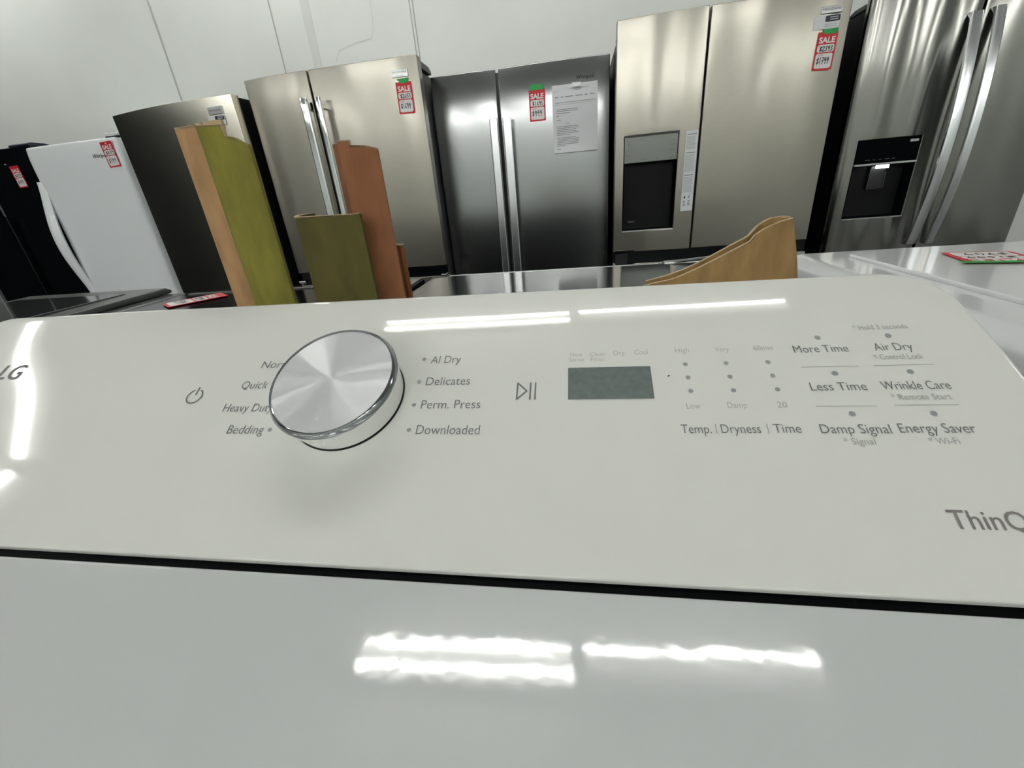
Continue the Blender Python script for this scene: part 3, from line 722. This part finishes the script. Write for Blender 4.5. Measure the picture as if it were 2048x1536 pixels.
bar_handle(t, 1.616-cxw, .80, 1.676, .036, .016, .018, STEEL_HANDLE, parent=dr_, bow=.052, yoff=.01, n=36)

# ------------------------------------------------------------------ machines in the row behind the dryer, facing the fridges
ZM = CAM_Z-.19
def machine(label, x0, x1, topm, bodym, y0=.42, y1=1.10):
    t = thing('washing_machine', label, 'washing machine', ((x0+x1)/2, (y0+y1)/2, 0)); w = x1-x0; d = y1-y0
    MB().box(-w/2, w/2, -d/2, d/2-.004, .02, ZM-.03).build('cabinet', bodym, t, bevel=.006)
    for sx in (-1, 1):
        for sy in (-1, 1): MB().lathe([(0,0),(.02,0),(.02,.022),(0,.022)], 14).build('foot', BLACK, t, loc=(sx*(w/2-.06), sy*(d/2-.06), 0))
    return t, w, d
# dark top-loader, left
t, w, d = machine('dark top-load washer with smoked glass lid behind the left end of the dryer', -1.71, -1.115, GREY_TOP, GREY_BODY)
MB().box(-w/2, w/2, -d/2, d/2-.015, ZM-.029, ZM-.004).build('top_frame', GREY_TOP, t, bevel=.010, seg=4)
ld = MB().prism([(-d/2+.14, ZM-.003), (d/2-.02, ZM-.003), (d/2-.012, ZM+.004), (d/2-.03, ZM+.014), (-d/2+.16, ZM+.008)], -w/2+.06, w/2-.05, 'x').build('lid', GREY_TOP, t, bevel=.005)
MB().box(-w/2+.11, w/2-.12, -d/2+.20, d/2-.09, ZM+.007, ZM+.0155).build('lid_glass', GREY_GLASS, ld, bevel=.003)
MB().box(-w/2+.10, -w/2+.25, -.02, .03, ZM+.0095, ZM+.0165).build('lid_latch', SILVER, ld, bevel=.003)
# pale sliver left of it
t, w, d = machine('grey machine whose corner shows at the far left beside the console', -2.42, -1.735, GREY_TOP, WHITE_GLOSS)
MB().box(-w/2, w/2, -d/2, d/2-.03, ZM-.029, ZM-.006).build('top_panel', mat('pale_grey_top', (.35,.37,.37), .25), t, bevel=.01)
# flat black machine carrying a tag
t, w, d = machine('flat black machine top behind the dryer between the cardboard posts', -1.095, -.40, GREY_TOP, BLACK_BODY)
MB().box(-w/2, w/2, -d/2, d/2-.012, ZM-.029, ZM-.002).build('top_panel', BLACK_GLOSS, t, bevel=.008, seg=4)
MB().box(-w/2+.03, w/2-.03, d/2-.07, d/2-.055, ZM-.004, ZM+.001).build('top_trim', GREY_TOP, t, bevel=.002)
MB().prism([(.20*math.cos(i*PI/24), .48+.20*math.sin(i*PI/24)) for i in range(48)], d/2-.01, d/2+.02, 'y').build('door', BLACK_GLOSS, t, bevel=.006)
# glossy graphite machine in the middle
t, w, d = machine('glossy graphite machine top behind the dryer in front of the middle fridge', -.385, .345, GREY_TOP, BLACK_BODY)
MB().box(-w/2, w/2, -d/2, d/2-.006, ZM-.029, ZM-.004).build('top_frame', GREY_TOP, t, bevel=.012, seg=4)
ld = MB().prism(rrect(-w/2+.03, w/2-.05, -d/2+.1, d/2-.045, .05), ZM-.004, ZM+.004, 'z').build('lid_glass', GREY_GLASS, t, bevel=.003)
MB().box(-w/2+.06, w/2-.16, d/2-.040, d/2-.032, ZM-.004, ZM+.004).build('lid_trim', SILVER, t, bevel=.002)
MB().box(w/2-.15, w/2-.06, d/2-.05, d/2-.025, ZM-.004, ZM+.008).build('lid_hinge', SILVER, t, bevel=.004)
MB().tube((w/2-.13, d/2-.045, ZM+.006), (w/2-.05, d/2-.06, ZM+.014), .004, 8).build('hinge_pin', CHROME, t)
# white machine right
t, w, d = machine('white machine top with inset lid at the right behind the dryer', .47, 1.17, WHITE_GLOSS, WHITE_GLOSS)
prof = [(-w/2, ZM-.045), (-w/2, ZM-.020), (-w/2+.006, ZM-.010), (-w/2+.018, ZM-.003), (-w/2+.035, ZM), (w/2-.04, ZM), (w/2-.008, ZM-.012), (w/2, ZM-.03), (w/2, ZM-.045)]
MB().prism(prof, -d/2, d/2, 'y').build('top_panel', WHITE_GLOSS, t, bevel=.006, seg=3)
MB().box(-w/2+.003, w/2-.003, -d/2+.003, d/2-.003, ZM-.052, ZM-.044).build('seam_gap', BLACK, t)
MB().prism(rrect(-w/2+.095, w/2-.04, -d/2+.16, d/2-.055, .03), ZM-.001, ZM+.007, 'z').build('lid', WHITE_GLOSS, t, bevel=.003, seg=3)

# tags lying on the machine tops
def flat_tag(label, x, y, z, rz, old, new, tape, w=.078, h=.135):
    t = thing('sale_tag', label, 'price tag', (x, y, z), 0, 'red sale tags')
    t.rotation_euler = (-PI/2, 0, rz); make_card(t, w, h, old, new, tape); return t
flat_tag('red sale tag lying on the flat black machine top behind the console', -1.00, .895, ZM+.0012, -.62, '$899', '$599', None, .075, .13)
flat_tag('red sale tag with green tape lying on the white machine top at the right edge', .745, .955, ZM+.0092, PI-.25, '$1099', '$749', [(-.7,.04),(.62,.06),(.62,-.10),(-.66,-.08)], .10, .11)

# ------------------------------------------------------------------ cardboard corner posts standing in the gap behind the dryer
def sheet(name, m, prof, tops, th=.004, z0=0.0, label='', cat='cardboard', group=None, edge=True, flare=0.0):
    """folded cardboard: prof = plan polyline (front face), tops = height at each plan point"""
    n = len(prof); P2 = [Vector(p) for p in prof]; off = []
    for i in range(n):
        a = P2[max(0, i-1)]; b = P2[min(n-1, i+1)]; d = (b-a).normalized(); off.append(Vector((-d.y, d.x))*th)
    zs = [0.0, .35, .7, .93, .95, .97, .985, 1.0]
    xa, xb = min(p.x for p in P2), max(p.x for p in P2)
    cx = sum(p.x for p in P2)/n; cy = sum(p.y for p in P2)/n
    mb = MB()
    for q in zs:
        for i in range(n):
            z = z0+(tops[i]-z0)*q
            fl = flare*min(1, (tops[i]-z)/.05)*(P2[i].x-xa)/(xb-xa)
            mb.v.append((P2[i].x-cx+fl, P2[i].y-cy, z-z0)); mb.v.append((P2[i].x+off[i].x-cx+fl, P2[i].y+off[i].y-cy, z-z0))
    L = 2*n
    for k_ in range(len(zs)-1):
        for i in range(n-1):
            a = k_*L+2*i
            mb.f += [(a, a+2, a+L+2, a+L), (a+1, a+L+1, a+L+3, a+3)]
        a = k_*L; mb.f.append((a, a+L, a+L+1, a+1)); a = k_*L+2*(n-1); mb.f.append((a, a+1, a+L+1, a+L))
    for i in range(n-1): mb.f.append((2*i, 2*i+1, 2*i+3, 2*i+2))
    t = thing(name, label, cat, (cx, cy, z0), 0, group)
    mb.build('board', m, t, smooth=50)
    if edge:
        eb = MB(); k_ = (len(zs)-1)*L
        for i in range(n-1):
            a = k_+2*i; q = [Vector(mb.v[j]) for j in (a, a+1, a+3, a+2)]
            eb.add([p+Vector((0,0,.0004)) for p in q]+[p-Vector((0,0,.001)) for p in q], [(0,1,2,3),(0,3,7,4),(1,5,6,2),(0,4,5,1),(3,2,6,7)])
        eb.build('torn_edge', KRAFT_EDGE, t)
    return t
def nearer(prof, tops, k): return [(x*k, y*k) for x, y in prof], [CAM_Z+(z-CAM_Z)*k for z in tops]
GP = 'cardboard corner posts behind the dryer'
def arc(cx, cy, r, a0, a1, n): return [(cx+r*math.cos(math.radians(a0+(a1-a0)*i/n)), cy+r*math.sin(math.radians(a0+(a1-a0)*i/n))) for i in range(n+1)]
pr = [(-.318,.392)] + [(-.318,.366)] + arc(-.308,.358,.010,180,270,5) + [(-.300,.3478),(-.290,.3482)]
pr, tp = nearer(pr, [1.256]*4+[1.2555,1.2548,1.2545,1.2545,1.255,1.255], 1.03)
sheet('cardboard_post', TAN, pr, tp, label='tall tan cardboard post, the leftmost, rounded corner, against the olive post', group=GP)
pr = [(-.3060,.366),(-.3045,.3610),(-.3015,.3590),(-.2808,.3592),(-.2800,.3593),(-.2715,.3598),(-.2665,.361),(-.2640,.3630),(-.2650,.368),(-.290,.40)]
pr, tp = nearer(pr, [1.2575,1.2585,1.2565,1.2555,1.2475,1.2455,1.2425,1.2405,1.240,1.242], .955)
sheet('cardboard_post', OLIVE, pr, tp, label='tall olive green cardboard post with a stepped top beside the tan post', group=GP)
MB().prism([(-.2870,.3490),(-.2710,.3490),(-.273,.3545),(-.285,.3545)], 1.0, 1.2570, 'z').build('rolled_flap', KRAFT_EDGE, bpy.data.objects['cardboard_post.001'], loc=tuple(-Vector(bpy.data.objects['cardboard_post.001'].location)))
pr = [(-.2310,.372)] + [(-.2305,.352)] + arc(-.2265,.3415+.007,.0045,180,265,4) + [(-.215,.3438),(-.195,.3440),(-.178,.3445),(-.1722,.3448)]
sheet('cardboard_post', DARK_OLIVE, pr, [1.185,1.1845,1.184,1.1838,1.1836,1.1834,1.1832,1.183,1.1825,1.182,1.1825,1.183], label='short dark olive cardboard post in front of the reddish brown one', group=GP)
pr = [(-.199,.384),(-.1975,.374),(-.192,.368),(-.189,.366),(-.1885,.365),(-.1785,.3635),(-.178,.3638),(-.165,.365),(-.1575,.366),(-.1562,.367),(-.1570,.370),(-.180,.40)]
sheet('cardboard_post', TERRA, pr, [1.2350,1.2345,1.2342,1.2340,1.2358,1.2352,1.2315,1.2305,1.2282,1.2276,1.2275,1.230], label='tall reddish brown cardboard post with a raised middle tab', group=GP)
pr = [(-.180,.4035),(-.1650,.4035),(-.1642,.4045),(-.180,.414)]
sheet('cardboard_post', TERRA, pr, [1.1510,1.1505,1.150,1.151], label='short reddish brown cardboard piece at the right of the tall brown post', group=GP)
# torn sheet on the right: front face and folded back face
fx = [.045,.058,.074,.084,.0965,.111,.1215,.1298,.1315,.1335,.1395,.1461,.152,.1572,.1600,.1630]
fz = [1.1060,1.1100,1.1125,1.1160,1.1215,1.1285,1.1335,1.1372,1.1385,1.1420,1.1460,1.1490,1.1510,1.1520,1.1522,1.1525]
fy = [.3625,.3630,.3635,.3640,.3645,.365,.366,.367,.367,.367,.3675,.368,.3685,.369,.371,.376]
bx = [.1642,.1625,.158,.150,.145,.139,.1345,.1325,.130,.120,.110,.098,.085,.070,.055]
bz = [1.1522,1.1527,1.1530,1.1522,1.1505,1.1475,1.1432,1.1410,1.1395,1.1350,1.1300,1.1240,1.1185,1.1140,1.1110]
by = [.382,.3855,.387,.3862,.385,.3825,.380,.379,.3785,.377,.376,.375,.374,.373,.372]
sheet('torn_cardboard', KRAFT, list(zip(fx, fy))+list(zip(bx, by)), fz+bz, th=.0022, flare=.013, label='torn brown cardboard wrapper with a ragged slanting top, behind the right half of the dryer')
